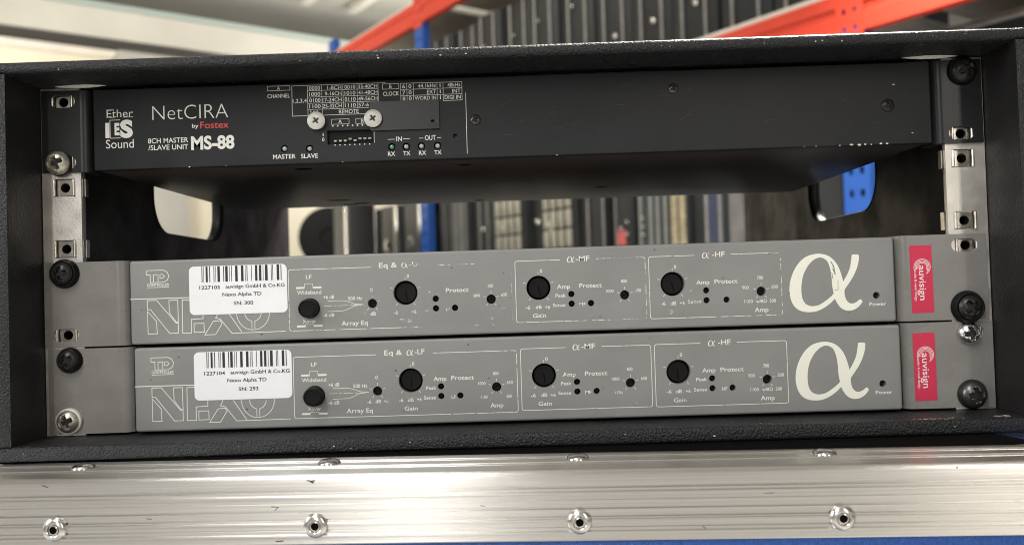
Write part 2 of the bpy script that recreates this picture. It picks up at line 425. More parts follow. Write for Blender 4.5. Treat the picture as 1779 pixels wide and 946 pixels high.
# ------------------------------------------------------------------ cases on the shelves
def storage_case(label, u, v, z, wd, h, depth, body='body', front=None, strips=(), slats=0, latches=(), group=None, name='storage_case', strip='strip', sw=20, tagc=None):
    t = thing(name, label, 'case', hall(u, v, z), RZ, group)
    b = MB(body); b.box(-wd/2, wd/2, -depth, 0, 0, h, bev=6); put(b, 'body', t, True)
    if front:
        b = MB(front); b.box(-wd/2+14, wd/2-14, .5, 5, 12, h-12, bev=2); put(b, 'front_panel', t, True)
    for sx in strips:
        b = MB(strip); b.box(sx-sw/2, sx+sw/2, .5, 12, 6, h-6, bev=5); put(b, 'edge_strip', t, True)
    if slats:
        b = MB('bright'); st = (wd-30)/slats
        for i in range(slats):
            x = -wd/2+15+st*(i+.5)
            for k in range(int(h/95)):
                b.box(x-st*.36, x+st*.36, 6, 18, 20+k*95, 20+k*95+86, bev=5)
        put(b, 'slatted_front', t, True)
    for (lx, lz, r) in latches:
        b = MB('silver'); b.lathe([(r, 0), (r, 6), (r*.7, 12), (0, 14)], (0, 0, 0), axis='-y', n=20)
        b.v = [(x+lx, -y+6, zz+lz) for x, y, zz in b.v]; b.f = [q[::-1] for q in b.f]
        put(b, 'latch', t, True)
    if tagc:
        b = MB('redtag'); b.box(-wd*.1, wd*.34, 5.5, 8, tagc[0], tagc[1]); put(b, 'tag', t, True)
    return t
ORD = ['first', 'second', 'third', 'fourth', 'fifth', 'sixth', 'seventh', 'eighth', 'ninth', 'tenth', 'eleventh', 'twelfth']
up = storage_case('black case with two grey strips, upper shelf, first from the near post', 20, 60, 1046, 236, 560, 800,
                  strips=(-62, 62), sw=15, strip='dullstrip', latches=((-15, 160, 14), (22, 380, 10)), group='black cases on the upper shelf')
for i in range(1, 11):
    dup(up, hall(20+i*252+rnd.uniform(-5, 5), 60+rnd.uniform(0, 40), 1046), RZ, f'black case with two grey strips, upper shelf, {ORD[i]} from the near post')
upb = storage_case('tall black case on the upper shelf just beyond the far blue post', 2880, 60, 1046, 300, 520, 800, strips=(-120, 120), group='black cases beyond the far post')
for i in range(1, 3):
    dup(upb, hall(2880+i*330, 60, 1046), RZ, f'tall black case on the upper shelf, {ORD[i]} beyond the far blue post')
# lower level, seen through the open back of the rack
lo = storage_case('grey fronted case with bright edge strip, lower level, first beyond the far post', 2880, 30, -608, 250, 1260, 700,
                  body='body', front='bodyb', strips=(-95,), strip='silver', sw=44, latches=((30, 1000, 40),), group='grey fronted cases beyond the far post')
for i in range(1, 4):
    dup(lo, hall(2880+i*320, 30, -608), RZ, f'grey fronted case with bright edge strip, lower level, {ORD[i]} beyond the far post')
storage_case('grey case standing out in the aisle in front of the round cable drum', 2645, -560, -758, 235, 1345, 150, front='bodyb', strips=(-70,), strip='silver', sw=34)
storage_case('black case beside the far blue post on the lower level', 2500, 30, -608, 90, 1250, 700)
storage_case('wide grey slotted case near the far blue post on the lower level', 2350, 40, -608, 200, 1230, 700, front='casegrey', strips=(-60, 0, 60), strip='bodyb', sw=16)
storage_case('narrow black case between grey case and pale slatted case', 2090, 60, -608, 230, 1200, 700, strips=(-100, -20, 60), sw=9, strip='dullstrip', latches=((20, 1020, 16), (-60, 985, 8), (-60, 1020, 8), (-60, 1055, 8)))
storage_case('pale slatted metal case, left of the two in the middle of the opening', 1810, 20, -608, 270, 1180, 700, slats=4, latches=((60, 1000, 26),))
storage_case('narrow black case between the two pale slatted cases', 1605, 60, -608, 100, 1180, 700, latches=((0, 1020, 18),))
storage_case('pale slatted metal case, right of the two in the middle of the opening', 1395, 20, -608, 262, 1160, 700, slats=4, latches=((60, 985, 28),))
storage_case('plain black case with thin grey edge strip in the middle of the opening', 1165, 40, -608, 170, 1150, 700, strips=(-78, 30), sw=12, strip='dullstrip')
storage_case('black perforated case with a pinkish red tag on its front', 945, 30, -608, 120, 1120, 700, front='body', strips=(50,), sw=8, strip='dullstrip', latches=((-30, 960, 10), (10, 935, 10), (-30, 905, 10)), tagc=(860, 925))
storage_case('light grey edged case with dark teal front', 755, 20, -608, 190, 1110, 700, front='teald', strips=(-76, -30, 10, 72), sw=18, strip='dullstrip', latches=((50, 930, 9), (50, 895, 9), (50, 965, 9)))
g = storage_case('black case stacked with rows of brass connectors in front', 610, 20, -608, 92, 1100, 700)
for k in range(14):
    b = MB('gold')
    for sx in (-24, 20): b.lathe([(20, 0), (20, 10), (12, 14), (8, 16), (0, 9)], (sx, 0, 720+k*26+(6 if sx > 0 else 0)), n=12)
    b.v = [(x, -y, z) for x, y, z in b.v]; b.f = [q[::-1] for q in b.f]
    put(b, 'connector', g, True)
storage_case('narrow black case right of the brass connectors', 515, 40, -608, 70, 1100, 700)
storage_case('grey case with slate blue front towards the right of the opening', 420, 20, -608, 110, 1100, 700, front='bluecase', strips=(-30, 38), sw=14, strip='dullstrip')
storage_case('dark teal case with dotted edge at the right end of the opening', 310, 20, -608, 100, 1090, 700, body='teald', front='casegrey', latches=tuple((-38, 820+i*28, 4) for i in range(8)))
storage_case('black case behind the near blue post, seen through the right hand hole', 60, 120, -608, 260, 1090, 700, body='body')
storage_case('black case right of the near red post on the upper shelf', -560, 120, 1046, 420, 500, 700, strips=(-195,))
tr = storage_case('long dark trunk with grey metal edging below the right hand red beam', -900, 260, 560, 1150, 330, 600)
b = MB('strip'); b.box(-575, 575, .5, 14, 300, 326, bev=4); put(b, 'edge_strip', tr, True)
b = MB('strip'); b.box(-575, 575, .5, 14, 236, 256, bev=4); put(b, 'edge_strip', tr, True)
storage_case('dark trunk carrying the long grey edged trunk, right of the near blue post', -900, 240, -758, 1200, 1316, 640, body='bodyb')
# cable drum beyond the end of the row
DU = 3330

dr = thing('cable_drum', 'dark round cable drum at the far end of the shelving', 'cable drum', hall(DU, -330, 438), .15)
for yy in (-150, 150):
    b = MB('plast2'); b.lathe([(195, 0), (195, 18), (182, 22), (60, 22), (52, 14), (0, 14)], (0, yy+10, 0), n=48); put(b, 'flange', dr, True)
b = MB('plast2'); b.lathe([(150, 0), (150, 270)], (0, 135, 0), n=36); put(b, 'cable_winding', dr, True)
b = MB('bodyb'); b.box(-260, 260, -170, 200, -1196, -200, bev=8)
pl = thing('plinth_case', 'charcoal case carrying the round cable drum at the row end', 'case', hall(DU, -330, 0), .15)
b.v = [(x, y, z+438) for x, y, z in b.v]; put(b, 'body', pl, True)

# ================================================================== blue case with aluminium edge
A = (-228.5, -60.4, -9.5)
bc = thing('flight_case', 'blue flight case with ridged aluminium edge under the black rack', 'flight case', A, PSI)
b = MB('blue'); b.box(-85, 545, 1.3, 600, FLOOR+9.5, -1.3, bev=1.0); put(b, 'body', bc, True)
def ridge(at, hgt=.45, wdt=1.5): return [(at-wdt*.5, 0), (at-wdt*.25, hgt), (at+wdt*.25, hgt), (at+wdt*.5, 0)]
def groove(at, hgt=.55, wdt=1.0): return [(at-wdt*.5, 0), (at-wdt*.3, -hgt), (at+wdt*.3, -hgt), (at+wdt*.5, 0)]
prof = [(35.5, -1.4), (35.5, -.4), (35.2, 0.1), (34.2, .25), (33.2, 0)]
for at, h in sorted(ridge(27.5, .35)+ridge(15, .4)+groove(24.5)+groove(11.5), reverse=True): prof.append((at, h))
R = 2.6
for i in range(7):
    a = math.radians(90-15*i) ; prof.append((R-R*math.cos(a), -R+R*math.sin(a)))
for d, h in sorted(groove(7.4, 1.1, 1.5)+ridge(9.9, .8, 1.5)+groove(16.2, 1.0, 1.3)+ridge(21.3, .7, 1.3)+groove(19.6, .7, 1.0)+ridge(26.4, .85, 1.6)+groove(12.6, .35, .7)+groove(24.0, .5, .8)): prof.append((-h, -d))
prof += [(0, -29.6), (.3, -30.1), (1.25, -30.2)]
b = MB('alu'); n = len(prof)
b.add([(-85, y, z) for y, z in prof]+[(545, y, z) for y, z in prof], [(i, i+1, n+i+1, n+i) for i in range(n-1)])
edge = put(b, 'edge_profile', bc, True, sharp=25)
for pts, wd in (([(137.5, -2.6), (139.3, -3.0), (141, -2.7)], .5), ([(138.8, -3.0), (140.4, -3.7)], .7), ([(121.5, -13.6), (124.6, -13.9), (123.0, -15.3)], .32), ([(123.1, -28.5), (126.5, -28.3)], .5),
                ([(409, -1.9), (409.6, -2.1)], .6), ([(212, -14.6), (214, -14.9)], .25), ([(66, -17.9), (68.4, -18.2)], .3), ([(331, -11.4), (335, -11.2)], .22), ([(305, -24.6), (306.5, -25.4)], .3), ([(19, -2.7), (22, -3.6)], .4)):
    b = MB('grime'); b.ribbon(pts, wd, -.04); put(b, 'scratch_mark', edge, True)
for s_ in (24.9, 140.9, 253.9, 362.3, 478):
    b = MB('rivet', 'void')
    b.lathe([(5.3, .1), (5.3, .6), (4.9, 1.3), (4.0, 1.9), (3.0, 2.1), (2.7, 1.9), (2.5, 1.0), (2.25, 1.0), (2.1, 1.7), (1.7, 1.8), (1.6, 1.2)], (s_, 0, -21.9), n=32)
    b.lathe([(1.62, 1.25), (1.5, .35), (0, .35)], (s_, 0, -21.9), 'void', n=24)
    put(b, 'rivet', bc, True)
    b = MB('rivet')
    b.lathe([(5.2, 0), (5.2, .4), (4.7, 1.2), (3.6, 1.9), (2.2, 2.2), (0, 2.1)], (s_+.3, 21.7, 0), axis='z', n=28); put(b, 'rivet', bc, True)

mt = thing('shade_sheet', 'thin black sheet standing in for shade between the black rack case and the blue case', 'shade sheet', (0, 0, -10.75))  # black sheet added in the outline of the shadow before the rack
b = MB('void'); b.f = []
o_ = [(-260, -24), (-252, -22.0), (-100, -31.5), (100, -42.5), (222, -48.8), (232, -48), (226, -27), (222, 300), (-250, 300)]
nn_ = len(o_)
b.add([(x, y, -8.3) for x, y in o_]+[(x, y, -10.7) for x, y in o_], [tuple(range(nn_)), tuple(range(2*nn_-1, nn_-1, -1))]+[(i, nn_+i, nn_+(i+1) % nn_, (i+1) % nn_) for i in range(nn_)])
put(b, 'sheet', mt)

# ================================================================== black rack case
rc = thing('rack_case', 'black textured rack case holding the rack units', 'rack case', (0, -28, -9))
XI, XO, YF, YB, ZB, ZT, ZO = 243.0, 252.0, -28.0, 462.0, -0.9, 178.9, 184.4
b = MB('paint'); b.box(-XO-.5, XO+.5, YF-.6, YB, ZT, ZO+.4, bev=2.7, seg=5)
top = put(b, 'top_board', rc)
b = MB('paint'); b.box(-XO-.5, XO+.5, YF-.6, YB, -8.2, ZB, bev=2.0, seg=4); bot = put(b, 'bottom_board', rc)
def side(sg):
    b = MB('inner', 'paint')
    hole = rrect(133, 264, 113.5, 168, 24, 8)
    vs = MB(); vs.mats = ['inner']
    vs.plate([(YF, ZB+.1), (YB, ZB+.1), (YB, ZT-.1), (YF, ZT-.1)], [hole], 0, 9)
    # plate coordinates: first axis is depth, front face (y 0) is the inside
    vv = [((XI+y)*sg, x, z) for x, y, z in vs.v]
    b.add(vv, vs.f if sg < 0 else [q[::-1] for q in vs.f])
    return b, hole
for sg in (-1, 1):
    b, hole = side(sg); sb = put(b, 'side_board', rc)
    r_ = MB('plast')
    n = len(hole); cx = sum(p[0] for p in hole)/n; cz = sum(p[1] for p in hole)/n; rings = []
    for k in range(9):
        a = math.pi*k/8
        rings.append([(sg*(XI+4.0-4.6*math.cos(a)), p[0]+(cx-p[0])*.035*math.sin(a), p[1]+(cz-p[1])*.05*math.sin(a)) for p in hole])
    for a, c in zip(rings, rings[1:]): r_.add(a+c, [(i, (i+1) % n, n+(i+1) % n, n+i) if sg > 0 else (i, n+i, n+(i+1) % n, (i+1) % n) for i in range(n)])
    put(r_, 'handle_rim', sb)
    e = MB('paint'); e.box(*sorted((sg*XI, sg*(XO+.4))), YF-.4, YF-.02, ZB+.2, ZT-.2, bev=.15); put(e, 'front_edge', sb)
# worn patches on the boards
for x0, x1 in ((-234, -206.5), (201, 230)):
    b = MB('wood'); n = 16; lo_, hi = [], []
    for i in range(n+1):
        t = i/n; x = x0+(x1-x0)*t; h = 2.6*math.sin(math.pi*t)**.8*(1+.25*rnd.random())
        lo_.append((x, -1.2-h, ZT-.06)); hi.append((x, -1.2+h*.3, ZT-.06-1.45*h/5.2))
    b.add(lo_+hi, [(i, n+1+i, n+2+i, i+1) for i in range(n)])
    put(b, 'scuff', top)
b = MB('chip')
def chips(x0, x1, n, ys, z, s=(.25, .9)):
    for _ in range(n):
        x = rnd.uniform(x0, x1); y = rnd.uniform(*ys); r = rnd.uniform(*s); k = rnd.randint(4, 6)
        b.add([(x+r*1.4*math.cos(6.283*i/k+.3)*rnd.uniform(.6, 1.2), y+r*math.sin(6.283*i/k)*rnd.uniform(.5, 1), z) for i in range(k)], [tuple(range(k))])
chips(188, 214, 22, (-25.8, -22.5), ZB+.07); chips(-230, 190, 26, (-26, -21), ZB+.07, (.2, .45)); chips(229, 238, 9, (-24, -20), ZB+.07, (.5, 1.6))
put(b, 'edge_chips', bot)
b = MB('chip')
for (x, z, r) in ((-247.5, 114, .7), (-247.6, 117, .9), (-247.4, 119, .6), (-228, 178.9, 0)):
    if r: b.add([(x+r*.4*math.cos(t), YF-.5, z+r*1.6*math.sin(t)) for t in (0, 1, 2.2, 3.1, 4, 5.2)], [(0, 1, 2, 3, 4, 5)])
put(b, 'paint_chip', bot)
b = MB('chip')
for _ in range(22):
    x, q = rnd.uniform(-250, 250), rnd.uniform(.15, .45); z = ZO-rnd.uniform(1.8, 4.8) if rnd.random() < .6 else rnd.uniform(-6, -3)
    b.add([(x+q*rnd.uniform(.8, 2)*math.cos(6.283*i/6), YF-.64, z+q*math.sin(6.283*i/6)*rnd.uniform(.5, 1)) for i in range(6)], [(0, 1, 2, 3, 4, 5)])
o_ = put(b, 'paint_specks', bot); o_['kind'] = 'stuff'

# rails
NUTS = [6.35, 38.1, 50.8, 82.55, 95.25, 127.0, 139.7, 171.45]
EIA = [6.35+44.45*k+d for k in range(4) for d in (0, 15.875, 31.75)]
CX = 231.2
for sg in (-1, 1):
    b = MB('steel')
    x0, x1 = sorted((sg*222.4, sg*242.6))
    hs = []
    for z in EIA:
        if any(abs(z-q) < .2 for q in NUTS): hs.append(rrect(sg*CX-5.6, sg*CX+5.6, z-4.6, z+4.6, .5, 2))
    b.plate([(x0, ZB+.3), (x1, ZB+.3), (x1, ZT-.4), (x0, ZT-.4)], hs, 1.2, 3.0)
    b.box(*sorted((sg*240.6, sg*242.6)), 3.2, 40, ZB+.3, ZT-.4)
    rail = put(b, 'rack_rail', rc)
    for z in NUTS:
        c = sg*CX; b = MB('nut', 'dark')
        b.plate(rrect(c-4.3, c+4.3, z-4.1, z+4.1, .6, 2), [circ(c, z, 2.45, 18)], 2.4, 8)
        b.lathe([(2.5, -4.4), (0, -4.4)], (c, 2.4, z), 'dark', n=18)
        for s2 in (-1, 1):                                                      # spring legs rolled over the hole edge
            n = 9; xs = []
            for i in range(n):
                a = math.pi*i/(n-1); xs.append((c+s2*(5.0+.75*math.cos(a)), 1.0-.95*math.sin(a)))
            b.add([(x, y, z-4.2) for x, y in xs]+[(x, y, z+4.2) for x, y in xs], [(i, i+1, n+i+1, n+i) for i in range(n-1)], 'nut')
            b.box(c+s2*7.2-2.4, c+s2*7.2+2.4, 3.95, 7, z-4.6, z+4.6, 'nut')
        put(b, 'cage_nut', rail)

# ================================================================== screws
def screw_head(b, c, r, h, k, arm=.6, wd=.19, depth=.75, n=44, ang=0.0):
    """pan head facing the camera with a cross recess pressed into it"""
    vs = []; idx = {}
    ca, sa = math.cos(ang), math.sin(ang)
    for i in range(n+1):
        for j in range(n+1):
            a, e = 2*i/n-1, 2*j/n-1
            # square -> disc
            x = a*math.sqrt(1-e*e/2); y = e*math.sqrt(1-a*a/2); q = min(1, math.hypot(x, y))
            d = h*(1-q**3.2*.75)
            xr, yr = x*ca+y*sa, -x*sa+y*ca
            def sm(t): return max(0, min(1, t))
            m1 = sm((wd-abs(xr))/.07+.5)*sm((arm-abs(yr))/.16+.3); m2 = sm((wd-abs(yr))/.07+.5)*sm((arm-abs(xr))/.16+.3)
            mm = max(m1, m2)
            d -= depth*h*mm*(1.25-.9*q)
            idx[i, j] = len(vs); vs.append((c[0]+x*r, c[1]-d, c[2]+y*r))
    fs = [(idx[i, j], idx[i+1, j], idx[i+1, j+1], idx[i, j+1]) for i in range(n) for j in range(n)]
    b.add(vs, fs, k)
    b.lathe([(r, h*.25), (r*1.0, 0)], c, k, n=44)
    y_ = c[1]-h*.42; L_ = r*arm*.8
    for a_ in (ang, ang+math.pi/2):
        b.ribbon([(c[0]-L_*math.sin(-a_), c[2]-L_*math.cos(a_)), (c[0]+L_*math.sin(-a_), c[2]+L_*math.cos(a_))], r*wd*1.5, y_, 'dark'); y_ += .01
def rack_screw(label, x, z, head, hk, washer, wk, y=0.0, hh=3.4, wh=2.4, ang=.3, group='rack mounting screws'):
    t = thing('rack_screw', label, 'screw', (x, y, z), 0, group)
    b = MB(hk); screw_head(b, (x, y-(wh if washer else .3), z), head, hh, hk, ang=ang)
    b.lathe([(2.6, 0), (2.6, -8)], (x, y, z), hk, n=14); put(b, 'head', t)
    if washer:
        b = MB(wk); b.lathe([(washer, .08), (washer, .7), (washer*.96, 1.4), (washer*.88, wh+.3), (washer*.82, wh+.55), (head*1.02, wh+.2), (head*.9, wh*.5)], (x, y, z), wk, n=44)
        put(b, 'washer', t)
    return t

# ================================================================== controllers
XP0, XP1 = -195.6, 193.2
ALPHA_O = [(135,500),(150,410),(190,310),(250,225),(320,170),(400,145),(465,141),(530,155),(585,190),(630,245),(660,310),(680,380),(690,428,1),(730,360),(762,290),(778,220),(788,155,1),(800,149),(850,150),(862,160,1),(857,215),(835,290),(795,375),(745,450),(700,512,1),(700,560),(712,610),(740,645),(775,653),(815,640),(850,612,1),(863,611),(882,632,1),(850,675),(805,710),(750,727),(700,722),(655,697),(620,650),(597,604,1),(545,655),(480,700),(400,735),(310,742),(240,728),(190,695),(155,640),(138,575)]
ALPHA_I = [(588,550,1),(575,470),(572,380),(560,290),(535,220),(500,190),(460,180),(410,195),(360,235),(315,295),(280,370),(262,450),(257,530),(265,600),(290,650),(330,675),(375,680),(440,665),(510,620),(560,580)]
def alpha_poly(cx, cz, h, wd):
    def cv(pts):
        o = []
        for p in pts:
            x = (p[0]-508)/747*wd; z = -(p[1]-441-(p[0]-508)*-.03)/600*h
            o.append((cx+x, cz+z)+((1,) if len(p) > 2 else ()))
        return catmull(o)
    return cv(ALPHA_O), cv(ALPHA_I)

def logo_outlines():
    """outlined letters NEXO in panel millimetres (the paper label hides most of the upper half)"""
    W1, W2 = .35, .62
    return [([(-186.7,22.9),(-181.9,22.9),(-172.1,11.0),(-171.0,11.0),(-171.0,5.9),(-175.5,5.9),(-185.1,18.3),(-186.7,18.3)], True),
            ([(-186.7,17.4),(-182.2,12.3),(-181.9,5.9),(-186.6,5.9)], True),
            ([(-175.6,22.7),(-171.1,22.7),(-171.0,11.6),(-172.1,11.6),(-175.5,16.4)], True),
            ([(-158.3,15.6),(-158.3,12.9),(-164.3,12.7),(-164.3,5.8),(-168.9,5.9),(-168.8,22.6),(-163.5,22.6)], False),
            ([(-163.0,10.5),(-157.9,10.5),(-157.8,6.1),(-163.0,6.0)], True),
            ([(-157.6,4.6),(-153.1,11.4),(-149.5,11.6),(-148.6,10.1),(-152.1,4.6)], True),
            ([(-151.0,16.5),(-150.6,15.2),(-151.9,12.9),(-149.5,12.4),(-143.7,5.0),(-116.2,5.2)], False),
            ([(-145.3,15.5),(-138.6,5.5)], False)]

def controller(z0, dx, label, serial, sn, lab, wearf, seed):
    R = random.Random(seed)
    t = thing('system_controller', label, 'audio controller', (dx, 0, z0))
    X = lambda x: x+dx
    Z = lambda z: z+z0
    YP = -3.0; YT = YP-.07
    # chassis
    b = MB('chassis'); b.box(X(-214), X(214), 3, 300, Z(1.2), Z(42.8), bev=.8); put(b, 'chassis', t)
    # ears
    for sg in (-1, 1):
        b = MB('greyear')
        xe = (-241.3, -203.6) if sg < 0 else (201.2, 241.3)
        slots = [stad(X(sg*230.3), Z(z), 3.4, 3.3) for z in (6.35, 38.1)]
        b.plate([(X(xe[0]), Z(.3)), (X(xe[1]), Z(.3)), (X(xe[1]), Z(43.8)), (X(xe[0]), Z(43.8))], slots, 0, 2.0)
        # bend turning back behind the panel
        xb = xe[1] if sg < 0 else xe[0]; rr = 6.0; n = 8; pr_ = []
        for i in range(n+1):
            a = math.pi/2*i/n; pr_.append((X(xb-sg*rr*math.sin(a)), rr-rr*math.cos(a)))
        pr_.append((pr_[-1][0], 16))
        m_ = len(pr_)
        b.add([(x, y, Z(.3)) for x, y in pr_]+[(x, y, Z(43.8)) for x, y in pr_],
              [((i, i+1, m_+i+1, m_+i) if sg < 0 else (i, m_+i, m_+i+1, i+1)) for i in range(m_-1)])
        for zz in (Z(.3), Z(43.8)):
            o = [(x, y, zz) for x, y in pr_]; i_ = [(X(xb), 2.0, zz)]+[(x+sg*2*min(1, k/3), y+2.0*(1-k/m_), zz) for k, (x, y) in enumerate(pr_)][1:]
            b.add(o+i_, [(k, k+1, m_+k+1, m_+k) for k in range(m_-1)])
        ear = put(b, 'mounting_ear', t, sharp=40)
        if sg > 0:
            q = -.6 if z0 < 10 else 1.0
            b = MB('red'); b.plate([(X(201.5+q), Z(4.3)), (X(212.6+q), Z(4.5)), (X(212.4+q), Z(38.7)), (X(201.3+q), Z(38.6))], [], -.16, -.02)
            stk = put(b, 'sticker', ear)
            b = MB('redwhite'); cx = X(207.3+q)
            b.text('auvisign', cx, Z(19.6), 3.3, 17.6, -.2, off=.005, rot=-math.pi/2)
            b.text('audio & visual design', cx-3.5, Z(18.2), 1.25, 15.4, -.2, rot=-math.pi/2)
            for k, (ra, a0, a1) in enumerate(((2.3, 195, -25), (2.95, 200, -35), (3.6, 200, -48), (4.25, 200, -62))):
                pts = []
                for i in range(22):
                    a = math.radians(a0+(a1-a0)*i/21); rr2 = ra*(1-.12*max(0, (i-13)/8)*k/3)
                    pts.append((cx+.1+rr2*math.cos(a), Z(27.4)+rr2*math.sin(a)))
                b.ribbon(pts, .27, -.2)
            put(b, 'sticker_print', stk)
    # front panel with holes
    pots = [(-54.7, 22.8, 6.15), (13.0, 23.2, 6.15), (81.0, 23.0, 6.15)]
    trims = [(-71.7, 17.9, 2.35), (-11.2, 18.2, 2.35), (56.6, 18.2, 2.35), (125.6, 17.9, 2.35)]
    leds = [(-39.4, 19.3), (-39.4, 14.4), (-29.7, 14.4), (29.6, 19.5), (29.6, 14.6), (39.4, 14.6), (97.9, 19.2), (97.9, 14.2), (108.0, 14.2)]
    holes = [circ(X(a), Z(c), r, 36) for a, c, r in pots]+[circ(X(a), Z(c), r, 22) for a, c, r in trims]
    holes += [circ(X(a), Z(c), 1.6, 18) for a, c in leds]+[circ(X(183.5), Z(14.0), 1.75, 18), circ(X(-103.6), Z(16.4), 5.2, 32)]
    ins = lambda r: rrect(X(XP0)+r, X(XP1)-r, Z(.6)+r, Z(43.3)-r, 1.4-min(r, 1.2), 4)
    b = MB('grey'); b.plate(ins(0), holes, YP, 6.0, round_=1.2, inset=ins)
    # each hole shows the dark inside of the box
    pan = put(b, 'front_panel', t, sharp=40)
    b = MB('void'); b.box(X(-190), X(188), 2.4, 2.8, Z(4), Z(40)); put(b, 'inner_board', pan)
    for (a, c, r) in pots:
        b = MB('plast2'); b.lathe([(5.3, -.6), (5.3, .4), (5.0, .7), (0, .7)], (X(a), 0, Z(c)), n=32)
        ang = math.radians(R.uniform(80, 110)); dxs, dzs = math.cos(ang), math.sin(ang)
        b.ribbon([(X(a)-4.2*dxs, Z(c)-4.2*dzs), (X(a)+1.2*dxs, Z(c)+1.2*dzs)], .5, -.76, 'void')
        put(b, 'gain_control', t)
    for (a, c, r) in trims:
        b = MB('plast2'); b.lathe([(1.9, -1), (1.9, .6), (1.7, .8), (0, .8)], (X(a), 0, Z(c)), n=20)
        b.ribbon([(X(a)-1.2, Z(c)-.3), (X(a)+1.2, Z(c)+.3)], .4, -.86, 'void'); put(b, 'trim_control', t)
    for (a, c) in leds+[(183.5, 14.0)]:
        b = MB('plast2'); b.lathe([(1.25, -1), (1.25, .2), (1.0, .9), (.6, 1.25), (0, 1.35)], (X(a), 0, Z(c)), n=16); put(b, 'indicator_lamp', t)
    # push button
    b = MB('plast'); bc_ = (X(-103.6), YP+4, Z(16.4))
    b.lathe([(4.7, -2), (4.7, 9.2), (4.4, 9.9), (3.9, 10.1), (3.7, 9.7), (0, 9.5)], bc_, n=40)
    b.lathe([(5.05, 3.8), (5.05, 4.5), (4.72, 4.7)], bc_, n=40); put(b, 'push_button', t)
    # lettering
    b = MB('ink'); W = .32
    T = lambda s, x, z, cap, wid=None, wear=0, off=.012, **k: b.text(s, X(x), Z(z), cap, wid, YT, None, off, wear*wearf, **k)
    Rb = lambda pts, wd=W, wear=0, closed=False: b.ribbon([(X(p[0]), Z(p[1])) for p in pts], wd, YT, None, wear*wearf, closed)
    def frame(x0, x1, z0_, z1_, g0, g1, wb=0.0):
        r = 1.2
        arc = lambda cx, cz, a0, a1: [(cx+r*math.cos(math.radians(a0+(a1-a0)*i/5)), cz+r*math.sin(math.radians(a0+(a1-a0)*i/5))) for i in range(6)]
        Rb([(g0, z1_)]+arc(x0+r, z1_-r, 90, 180)+[(x0, (z0_+z1_)/2)], wear=wb*.4)
        Rb([(x0, (z0_+z1_)/2)]+arc(x0+r, z0_+r, 180, 270)+[((x0+x1)/2, z0_)], wear=wb*.6)
        Rb([((x0+x1)/2, z0_)]+arc(x1-r, z0_+r, 270, 360)+[(x1, (z0_+z1_)/2)], wear=wb)
        Rb([(x1, (z0_+z1_)/2)]+arc(x1-r, z1_-r, 0, 90)+[((x1+g1)/2, z1_)], wear=wb)
        Rb([((x1+g1)/2, z1_), (g1, z1_)], wear=wb*.8)
    def salpha(cx, cz, h, wear=0):
        o, i = alpha_poly(X(cx), Z(cz), h, h*1.2); b.flat(o, YT, None, [i], wear*wearf)
    frame(-114.2, -.6, 5.2, 36.3, -71.9, -43.2, .75)
    frame(1.4, 67.4, 5.9, 37.0, 24.3, 42.6, .6)
    frame(69.2, 135.9, 5.7, 37.1, 92.5, 110.9, .6)
    T('Eq &', -63.2, 37.1, 2.5, 9.2); salpha(-54.7, 36.8, 2.9, .55); T('-LF', -49.8, 37.2, 2.5, 5.0, .55)
    salpha(29.7, 37.0, 3.1, .1); T('-MF', 35.8, 37.3, 2.6, 7.0)
    salpha(98.1, 36.9, 3.0, .35); T('-HF', 104.6, 37.3, 2.6, 6.4, .2)
    T('LF', -103.8, 32.4, 1.9, 2.9)
    for zb, sg in ((26.9, 1), (7.4, 1)):
        hh = 2.0 if zb > 20 else .8
        Rb([(-110.4, zb), (-106.1, zb)], .95); Rb([(-101.8, zb), (-97.4, zb)], .95)
        Rb([(-106.1, zb-.1), (-106.0, zb+hh), (-101.9, zb+hh), (-101.8, zb-.1)], .22)
    T('Wideband', -103.8, 24.5, 1.9, 12.4); T('Xover', -104.0, 9.9, 1.8, 6.9, .15)
    T('+6 dB', -93.8, 21.8, 1.75, 5.6); T('-6 dB', -94.0, 12.7, 1.75, 5.6, .2); T('500 Hz', -80.4, 20.8, 1.75, 7.2)
    def sm(a, c, n=10): return [(a[0]+(c[0]-a[0])*i/n, a[1]+(c[1]-a[1])*(3*(i/n)**2-2*(i/n)**3)) for i in range(n+1)]
    Rb([(-94.4, 19.9)]+sm((-87.0, 19.8), (-78.6, 17.7))+[(-76.0, 17.5)], .26)
    Rb([(-94.6, 14.5)]+sm((-87.4, 14.6), (-78.8, 17.2))+[(-77, 17.4)], .26)
    for x0, x1 in ((-96.4, -92.2), (-91.2, -90), (-89, -84.2), (-83.2, -79)): Rb([(x0, 17.3), (x1, 17.35)], .22)
    T('Array Eq', -81.0, 8.3, 2.2, 13.4, .25)
    def dial(cx, cz, r, nums, cap, wr=0, ticks=True, unit=None):
        for deg in (90, 160, 20, 232, 308):
            a = math.radians(deg); r1 = r+.55; r2 = r+1.9
            Rb([(cx+r1*math.cos(a), cz+r1*math.sin(a)), (cx+r2*math.cos(a), cz+r2*math.sin(a))], .26, wr*R.uniform(.4, 1.2))
        for s, x, z, wd, wv in nums: T(s, x, z, cap, wd, wv)
    dial(-71.7, 17.9, 2.35, [('0', -72.0, 24.8, 1.3, .4), ('-6', -76.0, 12.6, 2.2, .6), ('dB', -71.4, 12.7, 2.9, .3), ('+6', -67.4, 12.7, 2.2, .8)], 1.7, .4)
    dial(-54.7, 22.8, 6.15, [('0', -53.2, 31.2, 1.2, .3), ('-6', -59.8, 12.9, 2.2, .4), ('dB', -54.9, 12.9, 3.0, .65), ('+6', -50.6, 13.1, 2.4, .3)], 1.7, .4)
    T('Gain', -54.9, 8.7, 2.0, 6.6, .62)
